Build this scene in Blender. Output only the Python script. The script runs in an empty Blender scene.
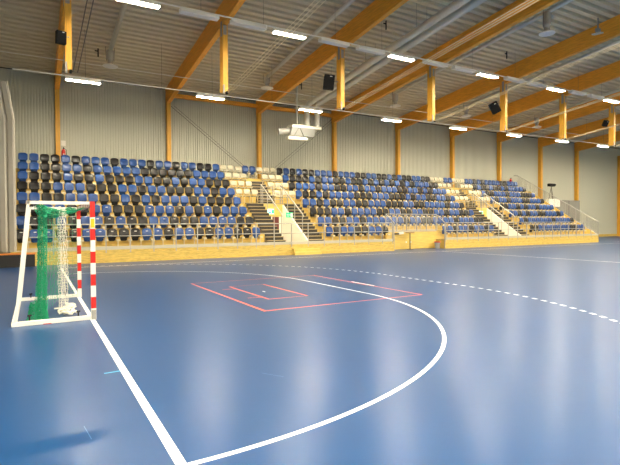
import bpy, bmesh, math, random
from mathutils import Vector, Matrix
random.seed(7)
sc = bpy.context.scene
COL = sc.collection
PI = math.pi

# ------------------------------------------------------------------ materials
def lin(c):
    return tuple((v/12.92 if v <= .04045 else ((v+.055)/1.055)**2.4) for v in c)
def rgb(r, g, b):
    return lin((r/255, g/255, b/255))
def new_mat(name):
    m = bpy.data.materials.new(name); m.use_nodes = True
    nt = m.node_tree; b = nt.nodes['Principled BSDF']
    return m, nt, b
def mat(name, col, rough=.5, metal=0, spec=.5, noise=0, nscale=8.0, stretch=(1, 1, 1), col2=None, bump=0):
    m, nt, b = new_mat(name)
    b.inputs['Base Color'].default_value = (*col, 1)
    b.inputs['Roughness'].default_value = rough
    b.inputs['Metallic'].default_value = metal
    b.inputs['Specular IOR Level'].default_value = spec
    if noise or col2:
        tc = nt.nodes.new('ShaderNodeTexCoord'); mp = nt.nodes.new('ShaderNodeMapping')
        mp.inputs['Scale'].default_value = stretch
        n = nt.nodes.new('ShaderNodeTexNoise'); n.inputs['Scale'].default_value = nscale; n.inputs['Detail'].default_value = 3
        mx = nt.nodes.new('ShaderNodeMix'); mx.data_type = 'RGBA'
        c2 = col2 or tuple(v*(1-noise) for v in col)
        mx.inputs['A'].default_value = (*col, 1); mx.inputs['B'].default_value = (*c2, 1)
        rp = nt.nodes.new('ShaderNodeMapRange'); rp.inputs['From Min'].default_value = .35; rp.inputs['From Max'].default_value = .65
        L = nt.links
        L.new(tc.outputs['Object'], mp.inputs['Vector']); L.new(mp.outputs['Vector'], n.inputs['Vector'])
        L.new(n.outputs['Fac'], rp.inputs['Value']); L.new(rp.outputs['Result'], mx.inputs['Factor'])
        L.new(mx.outputs['Result'], b.inputs['Base Color'])
        if bump:
            bp = nt.nodes.new('ShaderNodeBump'); bp.inputs['Strength'].default_value = bump; bp.inputs['Distance'].default_value = .01
            L.new(n.outputs['Fac'], bp.inputs['Height']); L.new(bp.outputs['Normal'], b.inputs['Normal'])
    return m
def emit(name, col, s):
    m, nt, b = new_mat(name)
    b.inputs['Base Color'].default_value = (*col, 1)
    b.inputs['Emission Color'].default_value = (*col, 1)
    b.inputs['Emission Strength'].default_value = s
    return m

def floor_mat():
    m, nt, b = new_mat('blue_sports_floor'); L = nt.links
    tc = nt.nodes.new('ShaderNodeTexCoord')
    n = nt.nodes.new('ShaderNodeTexNoise'); n.inputs['Scale'].default_value = .3; n.inputs['Detail'].default_value = 1
    L.new(tc.outputs['Object'], n.inputs['Vector'])
    mx = nt.nodes.new('ShaderNodeMix'); mx.data_type = 'RGBA'
    mx.inputs['A'].default_value = (*FLOOR_A, 1); mx.inputs['B'].default_value = (*FLOOR_B, 1)
    L.new(n.outputs['Fac'], mx.inputs['Factor'])
    L.new(mx.outputs['Result'], b.inputs['Base Color'])
    rr = nt.nodes.new('ShaderNodeMapRange'); rr.inputs['To Min'].default_value = FLOOR_R-.008; rr.inputs['To Max'].default_value = FLOOR_R+.008
    L.new(n.outputs['Fac'], rr.inputs['Value']); L.new(rr.outputs['Result'], b.inputs['Roughness'])
    b.inputs['Specular IOR Level'].default_value = FLOOR_S
    b.inputs['Coat Weight'].default_value = .32; b.inputs['Coat Roughness'].default_value = .25
    return m

FLOOR_A = rgb(5, 58, 108); FLOOR_B = rgb(7, 61, 112); FLOOR_R = .36; FLOOR_S = .2
LAMP = 150.0
WARM = (1.0, .88, .67)
M = dict(
    floor=floor_mat(),
    line=mat('white_line_paint', rgb(238, 238, 236), .35),
    scratch=mat('pale_scuff', rgb(80, 115, 155), .5),
    redline=mat('orange_red_tape', rgb(236, 84, 44), .45),
    tape=mat('turquoise_tape', rgb(60, 165, 205), .45),
    wall=mat('ribbed_wall_sheet', rgb(196, 196, 180), .5, spec=.4),
    deck=mat('steel_roof_deck', rgb(206, 194, 164), .5, spec=.4),
    dark=mat('dark_trim', rgb(58, 56, 54), .6),
    glulam=mat('honey_glulam', rgb(246, 172, 58), .5, noise=.22, nscale=3, stretch=(8, .6, 8)),
    glulamv=mat('honey_glulam_upright', rgb(232, 172, 58), .5, noise=.2, nscale=3, stretch=(8, 8, .6)),
    pine=mat('pine_board', rgb(234, 200, 104), .45, noise=.18, nscale=3, stretch=(.7, 6, 6)),
    pined=mat('pine_board_knotted', rgb(228, 194, 98), .45, noise=.3, nscale=4, stretch=(1.2, 9, 9)),
    plat=mat('platform_ply', rgb(176, 160, 128), .6, noise=.1),
    blue=mat('blue_seat_plastic', rgb(28, 68, 130), .3, spec=.4),
    black=mat('charcoal_seat_plastic', rgb(20, 18, 18), .32, spec=.35),
    white=mat('cream_seat_plastic', rgb(194, 187, 160), .45),
    bracket=mat('cream_seat_bracket', rgb(222, 208, 170), .5),
    steel=mat('galvanised_steel', rgb(178, 176, 168), .38, .55),
    rail_p=mat('pale_handrail', rgb(200, 196, 182), .4, .2),
    steelm=mat('grey_kick_plate', rgb(192, 186, 166), .5, .2),
    rod=mat('grey_rod', rgb(96, 94, 88), .5, .4),
    white_p=mat('white_powder_coat', rgb(232, 230, 222), .4),
    duct=mat('white_duct_sheet', rgb(206, 204, 192), .35, .15),
    grey_p=mat('grey_fitting', rgb(150, 150, 146), .5),
    tread=mat('dark_stair_riser', rgb(52, 48, 42), .7),
    nosing=mat('pale_stair_tread', rgb(168, 150, 110), .6),
    white_wall=mat('white_plaster', rgb(244, 238, 224), .7),
    speaker=mat('black_cabinet', rgb(14, 13, 14), .7, spec=.2),
    grille=mat('black_grille', rgb(18, 18, 19), .85, spec=.15),
    red=mat('red_post_paint', rgb(200, 26, 14), .4),
    yellow=mat('yellow_sticker', rgb(226, 196, 12), .5),
    greennet=mat('green_netting', rgb(18, 150, 104), .8),
    whitenet=mat('white_netting', rgb(226, 222, 206), .8),
    signg=emit('lit_green_sign', rgb(40, 190, 120), .6),
    signw=emit('lit_pale_sign', rgb(170, 240, 230), 1.2),
    signw2=mat('white_pictogram', rgb(240, 250, 245), .5),
    maroon=mat('maroon_door', rgb(110, 46, 44), .5),
    extred=mat('extinguisher_red', rgb(200, 40, 28), .35),
    orange=mat('orange_edge_strip', rgb(214, 128, 50), .5),
    black_p=mat('black_panel', rgb(24, 21, 20), .55),
    curtain=mat('grey_curtain_fabric', rgb(178, 172, 158), .8),
    bin=mat('grey_bin_plastic', rgb(150, 148, 142), .5),
    mesh=mat('grey_mesh_panel', rgb(150, 146, 134), .6),
    part=mat('grey_partition', rgb(122, 120, 112), .6),
    lamp=emit('lit_tube_diffuser', WARM, LAMP),
    brown=mat('brown_table_top', rgb(120, 72, 44), .5),
)
m_, nt_, b_ = new_mat('clear_guard_glass')
b_.inputs['Base Color'].default_value = (.93, .95, .94, 1); b_.inputs['Roughness'].default_value = .05
b_.inputs['Alpha'].default_value = .05
M['glass'] = m_

# ------------------------------------------------------------------ mesh helpers
class MB:
    """collects shapes into one mesh"""
    def __init__(s): s.bm = bmesh.new(); s.mats = []; s.cur = 0
    def m(s, mt):
        if mt not in s.mats: s.mats.append(mt)
        s.cur = s.mats.index(mt); return s
    def face(s, vs):
        try:
            f = s.bm.faces.new(vs); f.material_index = s.cur; return f
        except ValueError: return None
    def box(s, x0, x1, y0, y1, z0, z1, bev=0):
        if x0 > x1: x0, x1 = x1, x0
        if y0 > y1: y0, y1 = y1, y0
        if z0 > z1: z0, z1 = z1, z0
        v = [s.bm.verts.new((x, y, z)) for z in (z0, z1) for y in (y0, y1) for x in (x0, x1)]
        fs = [s.face([v[i] for i in q]) for q in ((0, 2, 3, 1), (4, 5, 7, 6), (0, 1, 5, 4), (2, 6, 7, 3), (0, 4, 6, 2), (1, 3, 7, 5))]
        if bev:
            es = list({e for f in fs for e in f.edges})
            r = bmesh.ops.bevel(s.bm, geom=es, offset=bev, segments=2, affect='EDGES', profile=.5)
            for f in r['faces']: f.material_index = s.cur
        return s
    def tube(s, pts, r, n=6, cap=True, close=False):
        pts = [Vector(p) for p in pts]; rings = []
        rr = r if isinstance(r, (list, tuple)) else [r]*len(pts)
        for i, p in enumerate(pts):
            a = pts[max(i-1, 0)]; b = pts[min(i+1, len(pts)-1)]
            t = (b-a)
            if t.length < 1e-9: t = Vector((0, 0, 1))
            t.normalize()
            up = Vector((0, 0, 1)) if abs(t.z) < .9 else Vector((0, 1, 0))
            u = t.cross(up).normalized(); w = u.cross(t)
            rings.append([s.bm.verts.new(p+u*rr[i]*math.cos(2*PI*k/n)+w*rr[i]*math.sin(2*PI*k/n)) for k in range(n)])
        for a, b in zip(rings, rings[1:]):
            for k in range(n): s.face([a[k], a[(k+1) % n], b[(k+1) % n], b[k]])
        if cap:
            s.face(rings[0][::-1]); s.face(rings[-1])
        return s
    def bar(s, a, b, w, h):
        """square bar from a to b, w sideways, h upwards"""
        a = Vector(a); b = Vector(b); t = (b-a).normalized()
        up = Vector((0, 0, 1)) if abs(t.z) < .95 else Vector((0, 1, 0))
        u = t.cross(up).normalized()*w/2; v = u.cross(t).normalized()*h/2
        A = [s.bm.verts.new(a+q) for q in (-u-v, u-v, u+v, -u+v)]; B = [s.bm.verts.new(b+q) for q in (-u-v, u-v, u+v, -u+v)]
        for k in range(4): s.face([A[k], A[(k+1) % 4], B[(k+1) % 4], B[k]])
        s.face(A[::-1]); s.face(B); return s
    def lathe(s, prof, n=20, c=(0, 0, 0)):
        rings = []
        for r, z in prof:
            rings.append([s.bm.verts.new((c[0]+r*math.cos(2*PI*k/n), c[1]+r*math.sin(2*PI*k/n), c[2]+z)) for k in range(n)])
        for a, b in zip(rings, rings[1:]):
            for k in range(n): s.face([a[k], a[(k+1) % n], b[(k+1) % n], b[k]])
        s.face(rings[0][::-1]); s.face(rings[-1]); return s
    def prism(s, poly, axis, a, b):
        """closed polygon extruded along axis from a to b"""
        def P(q, t):
            return {'x': (t, q[0], q[1]), 'y': (q[0], t, q[1]), 'z': (q[0], q[1], t)}[axis]
        A = [s.bm.verts.new(P(q, a)) for q in poly]; B = [s.bm.verts.new(P(q, b)) for q in poly]
        n = len(poly)
        for k in range(n): s.face([A[k], A[(k+1) % n], B[(k+1) % n], B[k]])
        s.face(A[::-1]); s.face(B); return s
    def ribbon(s, poly, axis, a, b):
        """open profile swept along axis"""
        def P(q, t):
            return {'x': (t, q[0], q[1]), 'z': (q[0], q[1], t)}[axis]
        A = [s.bm.verts.new(P(q, a)) for q in poly]; B = [s.bm.verts.new(P(q, b)) for q in poly]
        for k in range(len(poly)-1): s.face([A[k], A[k+1], B[k+1], B[k]])
        return s
    def poly(s, pts):
        s.face([s.bm.verts.new(p) for p in pts]); return s
    def mesh(s, name, smooth=False, norm=True):
        if norm: bmesh.ops.recalc_face_normals(s.bm, faces=s.bm.faces)
        me = bpy.data.meshes.new(name); s.bm.to_mesh(me); s.bm.free()
        for mt in s.mats: me.materials.append(mt)
        if smooth:
            me.polygons.foreach_set('use_smooth', [True]*len(me.polygons))
        return me
    def build(s, name, parent=None, smooth=False, label=None, off=None, norm=True):
        o = bpy.data.objects.new(name, s.mesh(name, smooth, norm)); COL.objects.link(o)
        if parent: o.parent = parent
        if label: o['label'] = label
        return o
def mb(mt): return MB().m(M[mt])
def tag(o, label, cat, group=None, kind=None):
    o['label'] = label; o['category'] = cat
    if group: o['group'] = group
    if kind: o['kind'] = kind
    return o
def thing(name, label, cat, loc=(0, 0, 0), group=None, kind=None):
    o = bpy.data.objects.new(name, None); COL.objects.link(o); o.location = loc; o.empty_display_size = .2
    return tag(o, label, cat, group, kind)
def struct(o, label=None, cat=None):
    o['kind'] = 'structure'
    if label: o['label'] = label
    if cat: o['category'] = cat
    return o
def copy_thing(root, loc, label, group=None):
    r = root.copy(); COL.objects.link(r); r.location = loc; r['label'] = label
    if group: r['group'] = group
    for ch in root.children:
        c = ch.copy(); COL.objects.link(c); c.parent = r
        for g in ch.children:
            d = g.copy(); COL.objects.link(d); d.parent = c
    return r
ORD = ['zeroth', 'first', 'second', 'third', 'fourth', 'fifth', 'sixth', 'seventh', 'eighth', 'ninth', 'tenth', 'eleventh', 'twelfth', 'thirteenth',
       'fourteenth', 'fifteenth', 'sixteenth', 'seventeenth', 'eighteenth', 'nineteenth', 'twentieth', 'twenty-first', 'twenty-second',
       'twenty-third', 'twenty-fourth', 'twenty-fifth', 'twenty-sixth', 'twenty-seventh', 'twenty-eighth', 'twenty-ninth', 'thirtieth']

# ------------------------------------------------------------------ layout numbers (metres; x along the court, y towards the stand)
WALL_Y = 22.3
BAY = 6.3
XC = [.33+BAY*i for i in range(10)]
def beam_bot(y): return 9.46+.111*(21.7-y)
BEAM_H = 1.0
def deck_z(y):
    RY = 1.6
    return beam_bot(y)+BEAM_H if y >= RY else beam_bot(2*RY-y)+BEAM_H
X0, X1 = -13.0, 62.0
Y0 = -19.0
RIDGE = 1.6

# ------------------------------------------------------------------ room
struct(mb('floor').poly([(X0, Y0, 0), (X1, Y0, 0), (X1, WALL_Y+.2, 0), (X0, WALL_Y+.2, 0)]).build('floor', norm=False), 'glossy blue sports hall floor', 'floor')
def rib_wall(xa, xb, y, pitch=.15, d=.06):
    pts = []; x = xa
    while x < xb:
        pts += [(x, y), (x+pitch*.62, y), (x+pitch*.68, y+d), (x+pitch*.94, y+d)]
        x += pitch
    pts.append((x, y)); return pts
struct(mb('wall').ribbon(rib_wall(X0, X1, WALL_Y), 'z', -.1, 10.62).build('wall_back', norm=False), 'light grey vertically ribbed metal wall behind the stand', 'wall')
struct(mb('wall').box(X0, X1, Y0-.15, Y0, -.1, 13).build('wall_front'))
struct(mb('wall').box(X0-.15, X0, Y0, WALL_Y, -.1, 14).build('wall_left'))
struct(mb('wall').box(X1, X1+.15, Y0, WALL_Y, -.1, 14).build('wall_right'))
# corrugated roof deck, ribs along x
def deck_profile(ya, yb, pitch=.44, d=.2):
    pts = []; y = ya; sgn = 1 if yb > ya else -1
    while (y-yb)*sgn < 0:
        for f, h in ((0, 0), (.5, 0), (.58, d), (.92, d)):
            yy = y+sgn*pitch*f; pts.append((yy, deck_z(yy)+h))
        y += sgn*pitch
    pts.append((yb, deck_z(yb))); return pts
struct(mb('deck').ribbon(deck_profile(RIDGE, WALL_Y+.4), 'x', X0, X1).build('ceiling', norm=False), 'corrugated grey steel roof deck', 'ceiling')
struct(mb('deck').ribbon(deck_profile(RIDGE, Y0-.3), 'x', X0, X1).build('ceiling_far_slope', norm=False))
struct(mb('dark').box(X0, X1, WALL_Y-.03, WALL_Y-.01, 10.34, 10.4).build('trim_1'), 'dark strip where the ribbed wall meets the roof', 'trim')
struct(mb('pined').box(40.2, X1, WALL_Y-.05, WALL_Y-.005, 0, .28).build('baseboard_back'), 'wooden baseboard at the foot of the ribbed wall', 'baseboard')

# ------------------------------------------------------------------ court lines
LZ = .002
fl = bpy.data.objects['floor']
def strip(name, pts, w, mt, parent=fl, dash=None):
    b = mb(mt); pts = [Vector((x, y, 0)) for x, y in pts]
    def seg(P):
        L = []; R = []
        for i, p in enumerate(P):
            t = (P[min(i+1, len(P)-1)]-P[max(i-1, 0)]).normalized(); n = Vector((-t.y, t.x, 0))*w/2
            L.append(b.bm.verts.new(p+n+Vector((0, 0, LZ)))); R.append(b.bm.verts.new(p-n+Vector((0, 0, LZ))))
        for i in range(len(P)-1): b.face([R[i], R[i+1], L[i+1], L[i]])
    if not dash: seg(pts)
    else:
        on, off = dash; d = 0; cur = [pts[0]]; state = True; left = on
        for a, c in zip(pts, pts[1:]):
            L = (c-a).length; pos = 0
            while L-pos > left:
                pos += left; q = a.lerp(c, pos/L)
                if state: cur.append(q); seg(cur); cur = []
                else: cur = [q]
                state = not state; left = on if state else off
            left -= L-pos
            if state: cur.append(c)
    return b.build(name, parent, norm=False)
def dshape(r, y0=0.0, y1=3.08, n=48):
    P = [(r*math.sin(a), y0-r*math.cos(a)) for a in [PI/2*i/n for i in range(n+1)]]
    P += [(r, y0+(y1-y0)*i/8) for i in range(1, 8)]
    P += [(r*math.cos(a), y1+r*math.sin(a)) for a in [PI/2*i/n for i in range(n+1)]]
    return P
strip('goal_line', [(-.02, -8.5), (-.02, 11.6)], .075, 'line')
strip('goal_area_line', dshape(5.975), .055, 'line')
strip('free_throw_line', dshape(8.975), .075, 'line', dash=(.15, .15))
strip('penalty_mark', [(6.98, 1.04), (6.98, 2.1)], .06, 'line')
strip('keeper_mark', [(4.0, 1.5), (4.0, 1.65)], .05, 'line')
strip('centre_line', [(20, -8.5), (20, 11.6)], .075, 'line')
strip('side_line', [(-.02, 11.6), (40, 11.6)], .075, 'line')
strip('corner_mark', [(41.5, 13.3), (46, 13.2)], .05, 'line')
rx, ry = 2.92, 1.646
strip('floorball_area_line', [(rx, ry-2.5), (rx+4, ry-2.5), (rx+4, ry+2.5), (rx, ry+2.5), (rx, ry-2.54)], .055, 'redline')
strip('floorball_keeper_line', [(3.6, .42), (4.58, .42), (4.58, 2.9), (3.6, 2.9), (3.6, .4)], .055, 'redline')
strip('floorball_goal_mark', [(3.26, .82), (3.62, .78)], .04, 'redline')
strip('floorball_goal_mark', [(3.24, 2.45), (3.62, 2.42)], .04, 'redline')
for (sx_, sy_, ex_, ey_) in [(1.3, -4.35, 1.45, -4.6), (-.55, -4.9, -.52, -5.2), (6.1, -1.9, 6.25, -1.96)]:
    strip('scratch_mark', [(sx_, sy_), (ex_, ey_)], .006, 'scratch')
strip('tape_mark', [(-.23, -3.46), (-.05, -3.45)], .035, 'tape')

# ------------------------------------------------------------------ glulam frames
bay_word = ['first', 'second', 'third', 'fourth', 'fifth', 'sixth', 'seventh', 'eighth', 'ninth', 'tenth']
for i, x in enumerate(XC[:9]+[59.3]):
    c = mb('glulamv').box(x-.12, x+.12, WALL_Y-.42, WALL_Y-.04, 0, 9.5, .01).build('glulam_column')
    tag(c, 'honey coloured timber column on the ribbed wall, %s counted from the curtain end' % bay_word[i], 'column', 'timber columns along the back wall', 'thing')
    if i > 8: continue
    y0, y1 = -16.0, WALL_Y-.02
    b = mb('glulam')
    prof = [(y1, beam_bot(y1)), (RIDGE, beam_bot(RIDGE)), (y0, beam_bot(2*RIDGE-y0)), (y0, beam_bot(2*RIDGE-y0)+BEAM_H-.01),
            (RIDGE, beam_bot(RIDGE)+BEAM_H-.01), (y1, beam_bot(y1)+BEAM_H-.01)]
    b.prism(prof, 'x', x-.12, x+.12)
    o = b.build('glulam_beam')
    tag(o, 'deep honey timber roof beam, %s counted from the curtain end' % bay_word[i], 'beam', 'timber roof beams', 'thing')
# eaves beam between second, third and fourth columns
for k, (a, c, w) in enumerate([(XC[1], XC[2], 'second and third'), (XC[2], XC[3], 'third and fourth')]):
    o = mb('glulam').box(a+.12, c-.12, WALL_Y-.36, WALL_Y-.16, 9.82, 10.08).build('eaves_beam')
    tag(o, 'slim horizontal timber eaves beam between the %s wall columns' % w, 'beam', 'timber eaves beams', 'thing')
# wall bracing rods
for (pa, pb, w) in [((XC[1]+.14, 9.35), (12.55, 5.0), 'running down from the second column'), ((XC[3]-.14, 9.7), (13.3, 5.0), 'running down from the fourth column')]:
    b = mb('rod').tube([(pa[0], WALL_Y-.1, pa[1]), (pb[0], WALL_Y-.1, pb[1])], .015)
    b.tube([(pa[0]+.28, WALL_Y-.06, pa[1]), (pb[0]+.28, WALL_Y-.06, pb[1])], .012)
    tag(b.build('bracing_rod'), 'thin grey diagonal bracing rod on the wall %s' % w, 'rod')

# hanging timber posts with hoist cables
PY = 11.62
for i in range(7):
    x = XC[i]; zt = beam_bot(PY)+.02; zb = 7.62
    t = thing('hanging_post', 'yellow timber post hanging from the %s roof beam' % bay_word[i], 'hanging post', (x, PY, zb), 'timber posts hanging from the roof beams')
    h = zt-zb
    mb('glulamv').box(-.12, .12, -.2, .2, 0, h, .008).build('timber', t)
    mb('grey_p').box(-.145, -.12, -.13, .02, h-.5, h+.15).box(-.09, .06, -.215, -.2, h-.45, h-.02).build('steel_plate', t)
    mb('grey_p').box(-.12, -.05, -.225, -.2, -.12, .3).build('cover_plate', t, label='white cover plate at the foot of the post')
    q = mb('speaker').box(.02, .1, -.24, -.1, -.1, .02); q.tube([(.06, -.17, -.02), (.12, -.17, -.02)], .05, 10); q.build('pulley', t)
    if i in (0,):
        tt = thing('ceiling_hoist_cable', 'two thin dark cables rising beside the first hanging post', 'cable', (x, PY-.25, zb), 'hoist cables at the hanging posts')
        for dx in (.14, .3):
            mb('rod').tube([(dx, 0, -.05), (dx+.1, -12, 1.25)], .016).build('cable', tt)
    else:
        tt = thing('ceiling_hoist_cable', 'three thin pale hoist cables running up from the %s hanging post' % bay_word[i], 'cable', (x, PY-.25, zb), 'hoist cables at the hanging posts')
        for k in range(3):
            mb('bracket').tube([(-.04+.13*k, 0, -.05), (.0+.16*k, -13, 1.42)], .011).build('cable', tt)

# ------------------------------------------------------------------ light rows
def tube_light(name, lit, loc, label, group, zh=.1):
    t = thing(name, label, 'ceiling light', loc, group)
    L = 1.52
    h = mb('white_p')
    h.prism([(-.155, -.05), (-.11, zh+.01), (.11, zh+.01), (.155, -.05), (.145, -.05), (.1, zh-.03), (-.1, zh-.03), (-.145, -.05)], 'x', -L/2, L/2)
    h.box(-L/2-.01, -L/2+.01, -.15, .15, -.05, zh); h.box(L/2-.01, L/2+.01, -.15, .15, -.05, zh)
    h.build('housing', t)
    d = mb('lamp' if lit else 'white_p')
    d.prism([(-.13, -.035), (-.1, -.052), (.1, -.052), (.13, -.035), (.1, .04), (-.1, .04)], 'x', -L/2+.02, L/2-.02)
    d.build('diffuser', t)
    return t
lit0 = tube_light('ceiling_tube_light', True, (0, 0, 0), 'x', 'x')
off0 = tube_light('unlit_ceiling_tube_light', False, (0, 0, 0), 'x', 'x')
n_l = {}
def light_row(key, y, z, i0, i1, unlit, roww, dz=lambda x: 0, off=1.48, extra=0):
    t = thing('lighting_track', 'thin white track carrying the %s row of tube lights' % roww, 'light track', (0, y, z))
    xa, xb = XC[0]+BAY*i0-2, XC[0]+BAY*i1+4
    mb('white_p').bar((xa, 0, .13+dz(xa)), (xb, 0, .13+dz(xb)), .05, .045).build('rail', t)
    for i in range(i0, i1+1):
        xb_ = XC[0]+BAY*i
        for dx in ((1.0, 4.6) if y > -15 else (1.0,)):
            zz = deck_z(y)-z-.0
            mb('rod').tube([(xb_+dx, 0, .13+dz(xb_)), (xb_+dx, 0, zz)], .006, 4).build('suspension_wire', t)
        lab = 'glowing tube light in the %s row after the %s beam' % (roww, bay_word[i]) if 0 <= i < 10 else 'glowing tube light in the %s row before the first beam' % roww
        copy_thing(lit0, (xb_+off+.78, y, z+dz(xb_)), lab, 'lit tube lights of the %s row' % roww)
        for q_ in range(extra):
            copy_thing(lit0, (xb_+off+.78+1.75*(q_+1), y, z+dz(xb_)), lab+(', next along', ', farthest along')[q_], 'lit tube lights of the %s row' % roww)
        if unlit:
            for dx, w in unlit:
                lb = 'unlit white tube housing in the %s row, %s the %s beam' % (roww, w, bay_word[max(0, i)]) if i >= 0 else 'unlit white tube housing in the %s row before the first beam' % roww
                copy_thing(off0, (xb_+dx, y, z+dz(xb_)), lb, 'unlit tube housings of the %s row' % roww)
rise1 = lambda x: max(0, min(.18, (x-8)*.0075))
light_row('a', 9.48, 9.93, 0, 8, [(-1.78+.02, 'just before'), (.32, 'just after')], 'nearer visible', rise1, 1.45)
light_row('b', 16.3, 8.60, 0, 8, None, 'wall side', lambda x: max(0, (x-12)*.006), .12)
light_row('c', -1.0, 11.0, -1, 8, None, 'added unseen middle', extra=1)  # this and the next rows are unseen, added for more bounce light
light_row('d', -7.5, 9.9, -1, 8, None, 'front', extra=1)
light_row('e', -13.5, 8.8, -1, 8, None, 'added unseen nearest', extra=1)
for r in (lit0, off0):
    for ch in list(r.children): bpy.data.objects.remove(ch)
    bpy.data.objects.remove(r)

# ------------------------------------------------------------------ ducts, pipes and diffusers in the roof
def roof_line(y, drop): return deck_z(y)-drop
for k, (x, ye, lab) in enumerate([(14.82, 18.5, 'long white round duct under the roof, nearer the curtain of the pair'), (15.47, 18.3, 'long white round duct under the roof, farther from the curtain of the pair')]):
    t = thing('ceiling_air_duct', lab, 'air duct', (x, 0, 0), 'pair of round ducts between the third and fourth beams')
    pts = [(0, y, roof_line(y, 1.3)) for y in (-4, 1.7, 6, 10, 14, ye-.35)]
    d = mb('duct').tube(pts, .18, 16)
    for y in (3.2, 6.2, 9.2, 12.2, 15.2, 17.2): d.tube([(0, y, roof_line(y, 1.3)), (0, y+.05, roof_line(y+.05, 1.3))], .19, 16)
    d.build('straight_duct', t, smooth=False)
    for y in (4.5, 8, 12, 15.5): mb('rod').tube([(0, y, roof_line(y, 1.15)), (0, y, deck_z(y)+.02)], .008, 4).build('hanger', t)
    z1 = roof_line(ye-.35, 1.3)
    mb('duct').tube([(0, ye-.35, z1), (0, ye-.18, z1-.05), (0, ye-.05, z1-.18), (0, ye, z1-.4)], .18, 16).build('elbow', t, smooth=True)
    mb('duct').tube([(0, ye, z1-.38), (0, ye, 8.02)], .18, 16).build('down_pipe', t, smooth=True)
t = thing('hanging_air_outlet', 'pale metal air outlet box hanging below the two ducts', 'air outlet', (14.5, 18.4, 7.1))
mb('duct').box(-1.02, 1.15, -.35, .35, .78, .96, .02).build('plenum', t)
mb('duct').tube([(-.5, 0, .9), (-.5, 0, 3.5)], .07, 10).build('hanger_pipe', t)
mb('grey_p').prism([(-.35, .8), (.35, .8), (.35, .3), (-.05, .3)], 'x', -1.0, .75).build('hood', t)
mb('grey_p').tube([(-1.0, .1, .62), (-1.7, .3, .5)], [.16, .22], 12).build('side_nozzle', t)
mb('duct').box(-1.3, .1, -.35, .1, -.02, .18, .02).build('outlet_slot', t)
mb('rod').tube([(-.9, -.3, .16), (-.5, -.3, .8)], .025).tube([(-.1, -.3, .16), (-.45, -.3, .8)], .025).build('strut', t)
def pipe_and_diffuser(x, ya, yb, yd, zd, label, dlabel, r=.11):
    p = thing('ventilation_pipe', label, 'pipe', (x, 0, 0), 'thin white pipes under the roof')
    mb('duct').tube([(0, y, roof_line(y, .42)) for y in (ya, (ya+yb)/2, yb)], r, 12).build('straight_pipe', p, smooth=True)
    diffuser(x, yd, zd, dlabel, roof_line(yd, .42)-.02)
def diffuser(x, y, z, label, ztop):
    d = thing('ceiling_diffuser', label, 'diffuser', (x, y, z), 'round air diffusers under the roof')
    mb('steel').lathe([(.13, .1), (.13, .3), (.2, .42), (.2, ztop-z)], 16).build('neck', d)
    mb('white_p').lathe([(.36, .0), (.38, .02), (.36, .05), (.2, .12), (.05, .14)], 20).build('disc', d)
    mb('rod').tube([(.18, .05, .3), (.22, .05, ztop-z+.2)], .01, 4).tube([(-.18, .05, .3), (-.22, .05, ztop-z+.2)], .01, 4).build('hanger', d)
pipe_and_diffuser(2.57, 2, 17.3, 17.15, 9.72, 'thin white pipe under the roof after the first beam', 'round white diffuser hanging under the roof after the first beam')
pipe_and_diffuser(11.4, 2, 17.3, 17.35, 9.85, 'thin white pipe under the roof before the third beam', 'round white diffuser hanging under the roof before the third beam')
pipe_and_diffuser(20.8, 2, 16.9, 16.7, 9.72, 'thin white pipe under the roof after the fourth beam', 'round white diffuser at the far end of the pipe after the fourth beam')
diffuser(20.8, 5.4, 10.8, 'round white diffuser hanging high overhead after the fourth beam', roof_line(5.4, .42)-.02)
pipe_and_diffuser(27.8, 2, 17.0, 16.8, 9.78, 'thin white pipe under the roof after the fifth beam', 'round white diffuser hanging under the roof after the fifth beam')
pipe_and_diffuser(36.3, 2, 17.0, 16.8, 9.75, 'thin white pipe under the roof before the seventh beam', 'round white diffuser hanging under the roof before the seventh beam')
t = thing('tilted_ceiling_unit', 'small tilted pale box on a bracket high up beside the fifth beam', 'ceiling unit', (24.6, 5.1, 11.4))
mb('white_p').bar((-.28, -.05, -.02), (.28, .1, .12), .4, .06).build('panel', t)
mb('grey_p').box(-.03, .03, -.02, .04, .08, .85).box(-.14, .14, -.06, .08, .12, .3).build('bracket', t)
mb('white_p').tube([(-3, 16.9, 9.62), (45, 16.9, 9.72)], .018).build('roof_conduit')
tag(bpy.data.objects['roof_conduit'], 'long thin pale conduit crossing below the roof beams above the rear light row', 'conduit')
for (x, y, w) in [(2.1, 18.1, 'after the first beam near the diffuser'), (14.5, 9.86, 'after the third beam high up'), (23.5, 9.8, 'after the fourth beam high up'), (14.3, 18.3, 'after the third beam near the wall'), (26.2, 18.2, 'after the fifth beam near the wall')]:
    b = mb('speaker').tube([(0, 0, deck_z(y)-.42), (0, 0, deck_z(y)+.02)], .035, 6).box(-.16, .03, -.02, .02, deck_z(y)-.16, deck_z(y)-.11)
    o = b.build('deck_hook'); o.location = (x, y, 0)
    tag(o, 'small black hook hanging from the roof deck %s' % w, 'hook', 'small black hooks under the roof')

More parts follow.
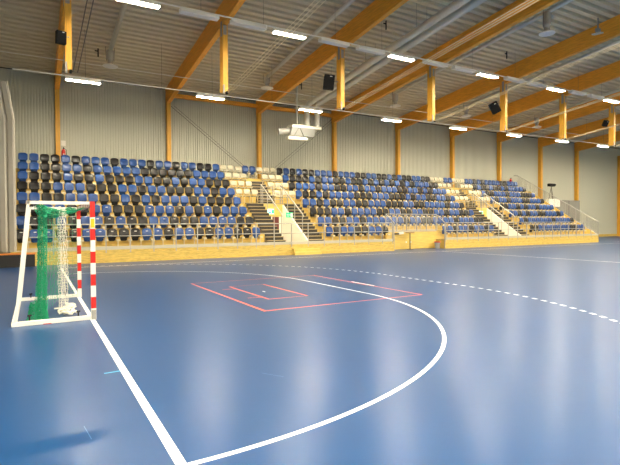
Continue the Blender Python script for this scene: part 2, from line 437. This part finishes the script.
# ------------------------------------------------------------------ loudspeakers
def speaker(x, y, z, rz, tilt, label, s=1.0, roll=0):
    t = thing('hanging_loudspeaker', label, 'loudspeaker', (x, y, z), 'black loudspeakers under the roof'); t.rotation_euler = (tilt, roll, rz)
    mb('speaker').box(-.28*s, .28*s, -.2*s, .2*s, -.38*s, .38*s, .02).build('cabinet', t)
    mb('grille').box(-.25*s, .25*s, -.225*s, -.2*s, -.35*s, .35*s).build('grille', t)
    mb('white_p').box(.02*s, .14*s, -.232*s, -.224*s, .27*s, .31*s).build('badge', t)
    mb('grey_p').tube([(0, .18*s, .1), (.2, .2*s, .1), (.5*s, .1*s, .1)], .03, 6).build('bracket', t)
speaker(12.2, 11.6, 8.85, -.45, .12, 'black loudspeaker beside the third hanging timber post', .95, .1)
speaker(24.6, 11.55, 8.97, -.75, .3, 'black loudspeaker beside the fifth hanging timber post', .9, -.5)
speaker(37.0, 11.5, 9.2, -.4, .6, 'small black loudspeaker beside the seventh hanging timber post', .6)
speaker(.07, 11.3, 8.76, .2, .1, 'dark loudspeaker partly behind the first hanging timber post', .62)

# ------------------------------------------------------------------ grandstand
PITCH = .5115; SX0 = -1.39
def seat_x(j): return SX0+PITCH*j
def zp(k): return .59+.585*(k-1)         # platform height of row k (1..8)
def ys(k): return 14.45+.926*(k-1)       # seat line of row k
def yr(k): return 13.65 if k == 1 else ys(k)-.62
SL, SR = -1.75, 39.9
GP = 36*PITCH                            # distance between the two gangways
BX0, BX1 = 18.1, 22.35                   # recess under the platform
g = thing('grandstand', 'stepped pine grandstand rising in eight rows to the back wall', 'grandstand', (0, 0, 0))
def tier(k, segs):
    b = MB()
    for a, c in segs:
        b.m(M['pine']).box(a, c, yr(k), yr(k)+.06, max(0, zp(k)-.9), zp(k)-.05)
        b.m(M['plat']).box(a, c, yr(k)+.0, (yr(k+1) if k < 8 else WALL_Y-.43)+.02, zp(k)-.05, zp(k))
        b.m(M['pined']).box(a, c, yr(k)-.012, yr(k), zp(k)-.05, zp(k)-.005)
    b.build('tier', g)
lower = [(SL, 10.0), (13.62, 10.0+GP), (13.62+GP, SR)]
tier(1, [(SL, BX0), (BX1, SR)])
tier(2, lower); tier(3, lower); tier(4, lower)
tier(5, [(SL, SR)]); tier(8, [(SL, SR)])
for k in (6, 7): tier(k, [(SL, 11.1), (12.38, 11.1+GP), (12.38+GP, SR)])
# platform over the recess, with its wooden doors
YB = 14.42
b = MB().m(M['plat']).box(BX0, BX1, YB, yr(2)+.1, zp(2)-.06, zp(2)).m(M['steelm']).box(BX0, BX1, YB-.02, YB, zp(2)-.05, zp(2)+.02)
b.build('commentary_platform', g)
for a, c in ((BX0+.03, 19.97), (20.0, 22.32)):
    d = mb('pine').box(a, c, YB, YB+.05, .02, zp(2)-.06).build('wooden_door', g)
    hx = 19.74 if a < 19 else 20.12
    mb('white_p').box(hx-.05, hx+.05, YB-.03, YB, .42, .5).build('handle', d)
mb('pined').box(BX1, BX1+.05, 13.66, YB+.05, 0, zp(1)).build('return_panel', g)
mb('pined').box(BX0-.05, BX0, 13.66, YB+.05, 0, zp(1)).build('return_panel', g)
# front boards of laminated pine
def board(a, c):
    o = mb('pined')
    for z0, z1 in ((.0, .195), (.2, .395), (.4, .55)): o.box(a, c, 13.6, 13.65, z0, z1)
    o.build('front_board', g)
board(-.9, BX0); board(BX1, SR)
mb('black_p').box(-6, -.9, 13.1, 13.16, 0, .5).box(-.94, -.9, 13.16, 13.6, 0, .5).m(M['orange']).box(-6, -.88, 13.08, 13.17, .5, .56).box(-.94, -.88, 13.17, 13.62, .5, .56).build('end_barrier')
tag(bpy.data.objects['end_barrier'], 'low black barrier with an orange top edge in front of the grey curtain', 'barrier')
mb('pine').prism([(13.65, .59), (20.0, 4.6), (21.8, 4.6), (21.8, 0), (13.65, 0)], 'x', SR, SR+.05).build('end_wall', g)
# wall panel above and beside the exits, steps, doors
def flight(x0, x1, y0, z0, n, rise, going):
    b = MB()
    for i in range(n):
        yy = y0+i*going; zt = z0+(i+1)*rise
        b.m(M['tread']).box(x0, x1, yy, yy+.03, zt-rise, zt-.045)
        b.m(M['nosing']).box(x0, x1, yy-.02, yy+going+.03, zt-.045, zt)
    return b.build('stair_flight', g)
for q in (0, 1):
    o = GP*q
    R = (zp(5)-zp(1))/12
    flight(10.0+o, 11.1+o, 14.4, zp(1), 12, R, .265)
    flight(12.52+o, 13.6+o, 14.4, zp(1), 12, R, .265)
    mb('white_wall').prism([(14.3, zp(1)), (14.3, zp(1)+.12), (17.4, zp(5)-.1), (17.42, zp(5)-.1), (17.42, zp(1))], 'x', 12.42+o, 12.52+o).prism(
        [(14.5, zp(1)), (14.5, zp(1)+.02), (17.4, zp(5)-.35), (17.42, zp(5)-.35), (17.42, zp(1))], 'x', 11.1+o, 11.14+o).build('exit_side_wall', g)
    w = MB().m(M['pine']).box(11.16+o, 12.42+o, 17.42, 17.48, 2.12, zp(5)-.05).m(M['white_wall']).box(11.16+o, 11.72+o, 17.42, 17.48, zp(1), 2.12).box(12.18+o, 12.42+o, 17.42, 17.48, zp(1), 2.12)
    w.m(M['plat']).box(10.0+o, 13.62+o, yr(1)+.05, 18.1, zp(1)-.06, zp(1)-.002)
    w.build('exit_wall', g)
    dd = mb('maroon').box(11.72+o, 12.18+o, 17.43, 17.47, zp(1), 2.1).build('exit_door', g)
    mb('steel').box(11.76+o, 11.8+o, 17.4, 17.44, 1.5, 1.64).build('handle', dd)
    flight(11.11+o, 12.37+o, 18.3, zp(5), 8, .195, .24)
    mb('plat').box(11.1+o, 12.52+o, 17.42, 17.56, zp(5)-.05, zp(5)).build('landing_fascia', g)
# the wooden step in front
tag(mb('pine').box(11.1, 12.75, 13.3, 13.59, 0, .16).box(11.1, 12.75, 13.45, 13.59, .16, .32).build('wooden_step'), 'small pine step against the front of the stand below the first exit', 'step')

# --- railings
def rail_fence(name, label, x0, x1, n, y, group=None):
    t = thing(name, label, 'railing', (x0, y, zp(1)), group)
    L = x1-x0
    mb('steel').tube([(0, 0, 1.1), (L, 0, 1.1)], .026, 8).build('top_rail', t)
    mb('steel').tube([(0, 0, .58), (L, 0, .58)], .02, 8).build('middle_rail', t)
    mb('steelm').box(0, L, -.02, .02, -.02, .13).build('kick_plate', t)
    xs = [1.025*i for i in range(n)]
    if L-xs[-1] > .3: xs.append(L)
    for x in xs:
        mb('steel').box(x-.022, x+.022, -.03, .02, -.16, 1.1).build('post', t)
rail_fence('front_railing', 'grey steel railing along the front of the stand, from the curtain to the platform', -1.245, 17.98, 19, 13.62, 'railings along the stand front')
rail_fence('front_railing', 'grey steel railing along the front of the stand, from the platform to the far end', 22.42, 39.85, 18, 13.62, 'railings along the stand front')
# platform guard
t = thing('platform_guard', 'steel and clear panel guard around the raised platform above the wooden doors', 'railing', (BX0, YB, zp(2)))
W = BX1-BX0
mb('steel').tube([(0, 0, 1.07), (W, 0, 1.07)], .026, 8).build('top_rail', t)
mb('steel').tube([(0, 0, .06), (W, 0, .06)], .02, 8).build('bottom_rail', t)
for i in range(6): mb('steel').box(W*i/5-.022, W*i/5+.022, -.025, .025, 0, 1.07).build('post', t)
for i in range(5): mb('glass').box(W*i/5+.04, W*(i+1)/5-.04, -.006, .006, .1, 1.03).build('clear_panel', t)
for x in (0, W):
    mb('steel').tube([(x, 0, 1.07), (x, -.78, .53)], .026, 8).build('sloping_rail', t)
    mb('steel').box(x-.022, x+.022, -.82, -.77, -1.15, .54).build('corner_post', t)
    mb('glass').poly([(x, -.04, -.5), (x, -.74, -.5), (x, -.74, .5), (x, -.04, 1.0)]).build('clear_panel', t)
# stair handrails
def handrail(x, label):
    t = thing('stair_handrail', label, 'handrail', (x, 0, 0), 'handrails on the stand stairs')
    pa, pb = (17.75, 4.08), (14.95, 2.24)
    mb('rail_p').tube([(0, pa[0], pa[1]), (0, pb[0], pb[1]), (0, pb[0]-.12, pb[1]-.16)], .036, 8).build('sloping_rail', t)
    for f in (0, .33, .66, 1):
        y = pa[0]+(pb[0]-pa[0])*f; z = pa[1]+(pb[1]-pa[1])*f
        zb = min(zp(5), zp(1)+max(0, (y-14.4))/.265*.195)
        mb('steel').tube([(0, y, zb), (0, y, z)], .024, 8).build('post', t)
for q, w in ((0, 'first'), (1, 'second')):
    handrail(11.13+GP*q, 'sloping steel handrail on the %s exit, on the curtain side' % w)
    handrail(12.47+GP*q, 'sloping steel handrail on the %s exit, above the white side wall' % w)
    t = thing('exit_guard_rail', 'small steel guard rail across the top of the %s exit' % w, 'railing', (11.13+GP*q, 17.5, zp(5)))
    for z in (.25, .5, .75, 1.0): mb('steel').tube([(0, 0, z), (1.34, 0, z)], .018, 6).build('rail', t)
    for x in (0, .67, 1.34): mb('steel').tube([(x, 0, -.05), (x, 0, 1.05)], .022, 6).build('post', t)
# end guard with mesh infill
t = thing('end_guard', 'sloping steel guard with mesh infill at the far end of the stand', 'railing', (SR+.02, 0, 0))
pa, pb = (21.4, 6.25), (13.62, 1.69)
mb('steel').tube([(0, pa[0], pa[1]), (0, pb[0], pb[1]), (0, pb[0], .55)], .03, 8).build('top_rail', t)
mb('steel').tube([(0, pa[0], pa[1]-1.05), (0, pb[0]+.0, pb[1]-1.0)], .022, 8).build('bottom_rail', t)
mb('steel').tube([(0, pa[0], pa[1]), (0, pa[0]+.4, pa[1]+.02)], .03, 8).build('end_rail', t)
for i in range(8):
    f = i/8; y = pa[0]+(pb[0]-pa[0])*f; z = pa[1]+(pb[1]-pa[1])*f
    mb('steel').tube([(0, y, z-1.45), (0, y, z)], .022, 6).build('post', t)
m = mb('mesh')
for i in range(1, 60):
    f = i/60; y = pa[0]+(pb[0]-pa[0])*f; z = pa[1]+(pb[1]-pa[1])*f
    m.bar((0, y, z-1.03), (0, y, z), .008, .012)
for i in range(1, 9):
    m.bar((0, pa[0], pa[1]-.115*i), (0, pb[0], pb[1]-.115*i), .008, .012)
m.build('wire_mesh', t)

# ------------------------------------------------------------------ seats
def rounded_shell(w_top, w_bot, z0, z1, y_bot, y_top, depth, th, rad, nx=8, nz=7, crown=.02, mt='blue'):
    """a curved, round-cornered plate"""
    b = mb(mt); F = []; B = []
    for j in range(nz+1):
        v = j/nz; z = z0+(z1-z0)*v
        w = w_bot+(w_top-w_bot)*v
        d = min(z-z0, z1-z)
        cut = rad-math.sqrt(max(0, rad*rad-(rad-min(d, rad))**2)) if d < rad else 0
        hw = w/2-cut
        rf = []; rb = []
        for i in range(nx+1):
            u = -1+2*i/nx
            x = u*hw
            y = y_bot+(y_top-y_bot)*v - depth*(u*u) + .03*(v**6) + crown*4*(v-.5)**2
            zz = z+(.012*(1-u*u) if j == nz else 0)
            rf.append(b.bm.verts.new((x, y, zz))); rb.append(b.bm.verts.new((x, y+th, zz)))
        F.append(rf); B.append(rb)
    for j in range(nz):
        for i in range(nx):
            b.face([F[j][i], F[j][i+1], F[j+1][i+1], F[j+1][i]]); b.face([B[j][i+1], B[j][i], B[j+1][i], B[j+1][i+1]])
    for j in range(nz):
        b.face([F[j][0], F[j+1][0], B[j+1][0], B[j][0]]); b.face([F[j+1][nx], F[j][nx], B[j][nx], B[j+1][nx]])
    for i in range(nx):
        b.face([F[0][i+1], F[0][i], B[0][i], B[0][i+1]]); b.face([F[nz][i], F[nz][i+1], B[nz][i+1], B[nz][i]])
    return b
SEATM = {}
for c in ('blue', 'black'):
    SEATM[c] = (
        rounded_shell(.435, .45, .475, .9, -.1, .0, .02, .04, .09, mt=c).mesh(c+'_backrest', True),
        rounded_shell(.34, .28, .335, .6, .05, .03, -.01, .04, .05, mt=c, crown=.0).mesh(c+'_folded_pan', True))
b = mb('bracket').box(-.085, .085, -.14, .06, .33, .42, .008).box(-.02, .02, -.02, .285, .3, .35).box(-.018, .018, .0, .05, .003, .36)
BRK = b.mesh('seat_bracket')
SEATM['white'] = (
    rounded_shell(.44, .40, .56, .86, -.02, .04, .02, .03, .07, mt='white').mesh('white_backrest', True),
    mb('white').box(-.2, .2, -.2, .12, .43, .47, .015).mesh('white_pan'))
BRKW = []
for sx in (-.17, .17):
    BRKW.append(mb('bracket').prism([(-.06, 0), (-.02, 0), (-.02, .4), (.09, .4), (.09, .62), (.06, .62), (.06, .44), (-.06, .44)], 'x', sx-.015, sx+.015).mesh('white_seat_leg'))
GLINT = mb('white_p').box(-.05, .05, -.075, -.062, .765, .8).mesh('glint_plate')  # small white plate standing in for a lamp glint on the seat back
PARTN = ('backrest', 'folded_seat', 'bracket')

# the colour of every seat, read row by row; '.' = no seat there
R_ = {}
R_[8] = ['BBDDBDBBBDBBBDBBDBBDDB', 'WWWBBWWW', 'DBDBDDBBBDBBBDDBBDDBDBDDBBDD', 'WWWBBWWW', 'BBDBDBBBBDDBBB']
R_[7] = ['BBDDBBDBBBBBDDDDDDBBBB', 'WWW..WWW', 'BDDDBDBBDDBDDBDBDBDBDBDBBBDD', 'WWW..WWW', 'DBDDBDDBDBBBBD']
R_[6] = ['BDDDBDDBDDDBBDDBDBBDDD', 'WWW..WWW', 'DBBBDBBDDBBDBBDBBBDDBBDBDBBB', 'WWW..WWW', 'BDDBBBDBBBDDDB']
R_[5] = ['DDDBBBDDDBBDBBDDDBBDBB', 'WWW..WWW', 'BDDBDBBBBDDDBBBDDDBDBBDDBBDB', 'WWW..WWW', 'BDBBDBBBDDBBBD']
R_[4] = ['BBDDBBBDDBDBDBBBDBDDDB', '........', 'BBDBDDBBDDBBBDDDBBDDBBBBDBBD', '........', 'DDBBDBDBBDBBBB']
R_[3] = ['DDBBDDBBDDDBBBDBDBDBBB', '........', 'DDDBBDBBBBDDBBDDBBDDBBDBBDDB', '........', 'BBDBDBBDDBBBDB']
R_[2] = ['BDDBDBBDBDDBBDDDBBBBDD', '........', 'BBDDBBDBBBBBBDBBDDBBBBDBBBDD', '........', 'BDBBBBBBDBBBBD']
R_[1] = ['DBBDDBBDDDBBDBBDDBBDDB', '........', 'BDBBDDBBD.........BBDBBDBBDB', '........', 'DDBBBBBBBBDDBB']
row_word = ['', 'front', 'second', 'third', 'fourth', 'fifth', 'sixth', 'seventh', 'top']
CW = {'B': ('blue', 'blue'), 'D': ('black', 'charcoal'), 'W': ('white', 'cream')}
LAB = ['counted from the curtain', 'of the cluster around the first exit', 'of the block after the first exit', 'of the cluster around the second exit', 'of the end block past the second exit']
seats = []
for k in range(1, 9):
    j = 0
    for bi, s in enumerate(R_[k]):
        n = 0
        for ch in s:
            if ch != '.':
                n += 1
                seats.append((k, j, bi, n, ch))
            j += 1
CAMP = Vector((-.879, -9.266, 1.666))
seats.sort(key=lambda q: (Vector((seat_x(q[1]), ys(q[0]), zp(q[0])+.6))-CAMP).length)
rest = MB()
def add_mesh(dst, me, off):
    mt = list(me.materials); vs = [dst.bm.verts.new(v.co+off) for v in me.vertices]
    for p_ in me.polygons:
        dst.m(mt[p_.material_index]); f = dst.face([vs[i] for i in p_.vertices])
        if f: f.smooth = p_.use_smooth
    return dst
for idx, (k, j, bi, n, ch) in enumerate(seats):
    key, cw = CW[ch]
    loc = (seat_x(j), ys(k), zp(k)); ms = SEATM[key]+((BRK,) if ch != 'W' else tuple(BRKW))
    if idx < 300:
        t = thing('stadium_seat', '%s plastic seat, %s in the %s row %s' % (cw, ORD[n], row_word[k], LAB[bi]), 'seat', loc, 'seats in the %s row of the stand' % row_word[k])
        for nm, me in zip(PARTN if ch != 'W' else ('backrest', 'seat', 'leg', 'leg'), ms):
            o = bpy.data.objects.new(nm, me); COL.objects.link(o); o.parent = t
            if nm == 'bracket' and ch != 'W': o.location = (PITCH/2, 0, 0)
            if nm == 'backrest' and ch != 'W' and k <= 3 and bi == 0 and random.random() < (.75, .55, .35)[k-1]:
                q = bpy.data.objects.new('glint_plate', GLINT); COL.objects.link(q); q.parent = o
    else:
        for nm, me in zip(PARTN+('leg',), ms):
            off = Vector(loc)+(Vector((PITCH/2, 0, 0)) if nm == 'bracket' and ch != 'W' else Vector((0, 0, 0)))
            add_mesh(rest, me, off)
o = rest.build('stadium_seats_far', norm=False)
tag(o, 'remaining blue, charcoal and cream seats in the far part of the stand', 'seats', None, 'stuff')

# ------------------------------------------------------------------ signs, small things on the stand
def sign(x, y, z, label, mt, arrow):
    t = thing('exit_sign', label, 'exit sign', (x, y, z), 'exit signs on the stand')
    mb(mt).box(-.22, .22, -.03, .03, -.15, .15, .01).build('lit_face', t)
    p = mb('signw2')
    if arrow:   # running figure, arrow and doorway
        p.box(.06, .2, -.036, -.03, -.11, .11)
        p.poly([(-.04, -.035, .0), (.04, -.035, .06), (.04, -.035, -.06)])
        p.lathe([(.022, -.002), (.022, .002)], 10, (-.12, -.034, .09))
        p.bar((-.12, -.034, .06), (-.12, -.034, -.02), .004, .04).bar((-.12, -.034, -.02), (-.18, -.034, -.11), .004, .03).bar((-.12, -.034, -.02), (-.06, -.034, -.1), .004, .03).bar((-.19, -.034, .03), (-.05, -.034, .04), .004, .025)
    else:
        p.m(M['signg']).box(-.19, -.02, -.036, -.03, -.12, -.02).box(.03, .18, -.036, -.03, -.12, .1)
    p.build('pictogram', t)
sign(11.62, 17.38, 2.43, 'pale lit exit sign on the pine wall above the first exit', 'signw', False)
sign(12.3, 16.25, 2.2, 'green exit sign with running figure beside the first exit handrail', 'signg', True)
sign(30.1, 17.38, 2.46, 'pale lit exit sign on the pine wall above the second exit', 'signw', False)
def extinguisher(x, z, label):
    t = thing('fire_extinguisher', label, 'fire extinguisher', (x, WALL_Y-.16, z), 'fire extinguishers on the back wall')
    mb('extred').lathe([(.09, 0), (.1, .02), (.1, .42), (.07, .5), (.03, .53)], 16).build('cylinder', t, smooth=False)
    q = mb('black_p').box(-.03, .03, -.03, .03, .53, .6).box(-.02, .02, -.14, .04, .6, .63); q.tube([(.03, -.03, .57), (.14, -.04, .5), (.15, -.05, .2)], .015, 6); q.build('valve', t)
    mb('white_p').box(-.04, .04, -.105, -.095, .16, .26).build('paper_label', t)
extinguisher(.62, 5.55, 'red fire extinguisher on the wall beside the first timber column')
extinguisher(39.9, 5.45, 'red fire extinguisher on the wall above the far end of the stand')
tag(mb('white_p').box(.5, .74, WALL_Y-.02, WALL_Y, 6.3, 6.6).build('wall_notice'), 'small pale notice on the wall above the first fire extinguisher', 'notice')
# bin, bar table and small box at the doors
t = thing('waste_bin', 'grey waste bin with a red rim beside the wooden doors', 'bin', (22.05, 14.0, 0))
mb('bin').lathe([(.15, 0), (.19, .42), (.17, .42), (.14, .03)], 18).build('bucket', t)
mb('extred').lathe([(.2, .4), (.215, .42), (.215, .46), (.19, .46), (.18, .42)], 18).build('rim', t)
t = thing('bar_table', 'tall thin pole table with a brown top standing before the wooden doors', 'table', (19.62, 13.9, 0))
mb('brown').lathe([(.28, 1.05), (.3, 1.06), (.3, 1.08), (.28, 1.09)], 20).build('table_top', t)
mb('rod').lathe([(.03, .02), (.03, 1.05)], 10).build('pole', t)
mb('rod').lathe([(.2, 0), (.2, .015), (.05, .03)], 20).build('base', t)
t = thing('door_camera', 'small white box with a black side fixed at the top of the wooden doors', 'fixture', (19.0, YB-.12, 1.02))
mb('white_p').bar((.02, 0, .0), (.38, -.02, .04), .16, .12).build('housing', t)
mb('black_p').box(-.3, .03, -.06, .1, -.06, .03, .01).build('dark_mount', t)
# far end: camera tripod on grey partition, low boxes
t = thing('grey_partition', 'low grey boarded partition against the wall beyond the far end of the stand', 'partition', (45.0, 20, 0))
mb('part').box(-2.4, 2.9, 0, .12, 0, 3.9).build('panel', t)
mb('white_wall').box(-2.75, -1.0, -.35, -.02, 3.2, 3.95).build('pale_box', t)
mb('dark').box(-.9, -.86, -.02, 0, .2, 3.85).box(1.0, 1.04, -.02, 0, .2, 3.85).build('joint', t)
t = thing('camera_tripod', 'dark video camera on a tripod behind the far end guard', 'camera', (42.85, 19.8, 3.95))
mb('speaker').box(-.42, .42, -.16, .16, 1.22, 1.5, .03).tube([(.42, 0, 1.38), (.62, 0, 1.4)], .1, 10).build('camera_body', t)
for a in (0.3, 2.4, 4.5): mb('rod').tube([(0, 0, 1.2), (.35*math.cos(a), .15*math.sin(a), 0.0)], .025, 6).build('leg', t)

# ------------------------------------------------------------------ grey curtain at the near end
b = mb('curtain'); pts = []
x = -6.0; i = 0
while x < -1.62:
    pts += [(x, 13.85), (x+.16, 13.78), (x+.22, 13.8), (x+.25, 13.95)]
    x += .29
rows_z = [0.57, 2.5, 4.5, 6.0, 6.9, 7.5]
V = []
for z in rows_z:
    f = max(0, (z-6.0)/1.5)
    V.append([b.bm.verts.new((px-.14-.22*f*(1 if px > -2.2 else 0), py, z)) for px, py in pts])
for a, c in zip(V, V[1:]):
    for q in range(len(pts)-1): b.face([a[q], a[q+1], c[q+1], c[q]])
o = b.build('grey_curtain', norm=False)
tag(o, 'pleated pale grey curtain hanging beside the near end of the seats', 'curtain')
sm = o.modifiers.new('thickness', 'SOLIDIFY'); sm.thickness = .02

# ------------------------------------------------------------------ handball goal
t = thing('handball_goal', 'white framed handball goal with red and white striped posts', 'goal', (0, 0, 0))
def striped_post(y, nm):
    p = MB(); z = 2.08; col = 'red'; hs = .28
    while z > 1e-3:
        z2 = max(0, z-hs)
        p.m(M['red' if col == 'red' else 'white_p']).box(-.04, .04, y-.04, y+.04, z2, z)
        z = z2; hs = .2; col = 'white' if col == 'red' else 'red'
    return p.build('post', t)
pn = striped_post(0, 'near'); pf = striped_post(3.08, 'far')
p = MB(); y = .04; i = 0
while y < 3.04-1e-6:
    y2 = min(3.04, y+.2)
    p.m(M['white_p' if i % 2 == 0 else 'red']).box(-.04, .04, y, y2, 2.0, 2.08); y = y2; i += 1
p.build('crossbar', t)
mb('yellow').box(-.03, .03, -.043, -.04, 1.62, 1.78).build('sticker', pn, label='yellow sticker')
mb('grey_p').box(-.036, .036, -.046, -.04, .0, .17).build('foot_plate', pn)
XT, XB = -.97, -1.2
for y, s in ((0, 1), (3.08, -1)):
    mb('white_p').bar((-.04, y, 2.05), (XT-.03, y, 2.05), .05, .055).build('top_arm', t)
    mb('white_p').bar((XT, y, 2.07), (XB+.02, y, .03), .045, .05).build('rear_upright', t)
    mb('white_p').bar((-.04, y, .04), (XB-.04, y, .036), .07, .07).build('side_ground_bar', t)
    mb('red').box(XB+.42, XB+.54, y-.042, y+.042, .0, .012).build('red_stripe', t)
mb('white_p').bar((XB, .03, .04), (XB, 3.05, .036), .07, .07).build('rear_ground_bar', t)
for (x, y) in ((-.98, .06), (-.24, .06), (-.98, 3.0), (-.3, 3.0)):
    q = mb('black_p').tube([(x, y, .07), (x, y, .15)], .012, 6); q.tube([(x-.03, y, .15), (x+.03, y, .155)], .016, 6); q.build('net_clamp', t)
# netting
def net_patch(b, P, nu, nv, r=.0022, seed=0, jit=.02):
    """P(u,v) surface; square mesh of cords"""
    rnd = random.Random(seed)
    G = [[Vector(P(i/nu, j/nv))+Vector((rnd.uniform(-jit, jit), rnd.uniform(-jit, jit), rnd.uniform(-jit, jit))) for j in range(nv+1)] for i in range(nu+1)]
    for i in range(nu+1): b.tube(G[i], r, 3, cap=False)
    for j in range(nv+1): b.tube([G[i][j] for i in range(nu+1)], r, 3, cap=False)
    return b
def lerp(a, c, f): return a+(c-a)*f
b = mb('greennet')
net_patch(b, lambda u, v: (lerp(-.76, -.38, u)-.03*v, lerp(.36, 3.0, u), lerp(1.98, .05, v)), 24, 19, seed=1)
net_patch(b, lambda u, v: (lerp(-.05, -.4, u), 3.01, lerp(2.0, .05, v)), 4, 19, seed=2)
net_patch(b, lambda u, v: (lerp(-.05, lerp(-.7, -.4, v), u), lerp(.6, 3.0, v), 2.0-.08*math.sin(PI*u)), 6, 22, seed=3)
o = b.build('green_net', t, norm=False); o['kind'] = 'stuff'
# bunched column of net at the rear corner
b = mb('greennet')
def colnet(u, v):
    z = lerp(2.0, .03, v); w = lerp(.05, .062, v)+.05*max(0, v-.6)**1.2
    a = u*2*PI
    cx = lerp(-.765, -.81, v); cy = .33
    fold = 1+.35*math.sin(5*a+v*4)
    return (cx+w*fold*math.cos(a), cy+w*.8*fold*math.sin(a), z)
net_patch(b, colnet, 34, 60, r=.0042, seed=4, jit=.012)
def basenet(u, v):
    return (-.86+(.1+.06*v)*(math.cos(u*2*PI)), .34+(.1+.12*v)*math.sin(u*2*PI), .3*(1-v)+.02)
net_patch(b, basenet, 40, 14, r=.0045, seed=5, jit=.02)
def swag(u, v):
    # along the top from the column to the far part of the crossbar
    x = lerp(-.82, -.1, u); y = lerp(.3, 2.75, u); z = 1.95-.1*math.sin(PI*min(1, u*1.2))*(1-u*.4)+.06*u
    a = v*2*PI; w = lerp(.1, .035, u)
    return (x+w*math.cos(a)*.6, y+.04*math.sin(3*a), z+w*math.sin(a))
net_patch(b, swag, 46, 18, r=.0042, seed=6, jit=.012)
o = b.build('gathered_green_net', t, norm=False, label='bunched green net hanging at the rear corner'); o['kind'] = 'stuff'
b = mb('whitenet')
def wnet(u, v):
    z = lerp(2.0, .06, v); a = u*2*PI
    w = lerp(.055, .066, v)
    fold = 1+.35*math.sin(4*a+v*3)
    return (-.42+w*fold*math.cos(a), lerp(1.45, 1.1, v)+w*1.3*fold*math.sin(a), z)
net_patch(b, wnet, 14, 36, r=.0032, seed=8, jit=.016)
rnd = random.Random(3)
for k in range(16):
    c = Vector((-.42+rnd.uniform(-.1, .16), 1.0+rnd.uniform(-.45, .5), .03)); a = rnd.uniform(0, 6.28); L = rnd.uniform(.1, .28)
    pts = [c+Vector((math.cos(a)*L*(s/6-.5)+.05*math.sin(s*1.4+k), math.sin(a)*L*(s/6-.5)+.05*math.cos(s*1.1+k), .01+.03*(k % 4)*math.sin(PI*s/6))) for s in range(7)]
    b.tube(pts, .016, 5)
o = b.build('white_inner_net', t, norm=False, label='bunched white inner net falling in a heap on the floor'); o['kind'] = 'stuff'

# ------------------------------------------------------------------ world and camera
w = bpy.data.worlds.new('hall_air'); sc.world = w; w.use_nodes = True
w.node_tree.nodes['Background'].inputs['Color'].default_value = (0, 0, 0, 1)
cam = bpy.data.cameras.new('camera'); co = bpy.data.objects.new('camera', cam); COL.objects.link(co)
F = 480.97; cam.sensor_width = 36; cam.lens = F/620*36; cam.clip_end = 300; cam.clip_start = .05
head, pitch, roll = 1.05154444, -.0180406678, -.00570642021
f = Vector((math.cos(head)*math.cos(pitch), math.sin(head)*math.cos(pitch), math.sin(pitch)))
r = Vector((math.sin(head), -math.cos(head), 0)); u = r.cross(f)
r2 = r*math.cos(roll)+u*math.sin(roll); u2 = -r*math.sin(roll)+u*math.cos(roll)
mw = Matrix(((r2.x, u2.x, -f.x, CAMP.x), (r2.y, u2.y, -f.y, CAMP.y), (r2.z, u2.z, -f.z, CAMP.z), (0, 0, 0, 1)))
co.matrix_world = mw
sc.camera = co
vs = sc.view_settings
vs.view_transform = 'Standard'; vs.look = 'None'; vs.gamma = 1; vs.use_curve_mapping = False
vs.exposure = 1.22
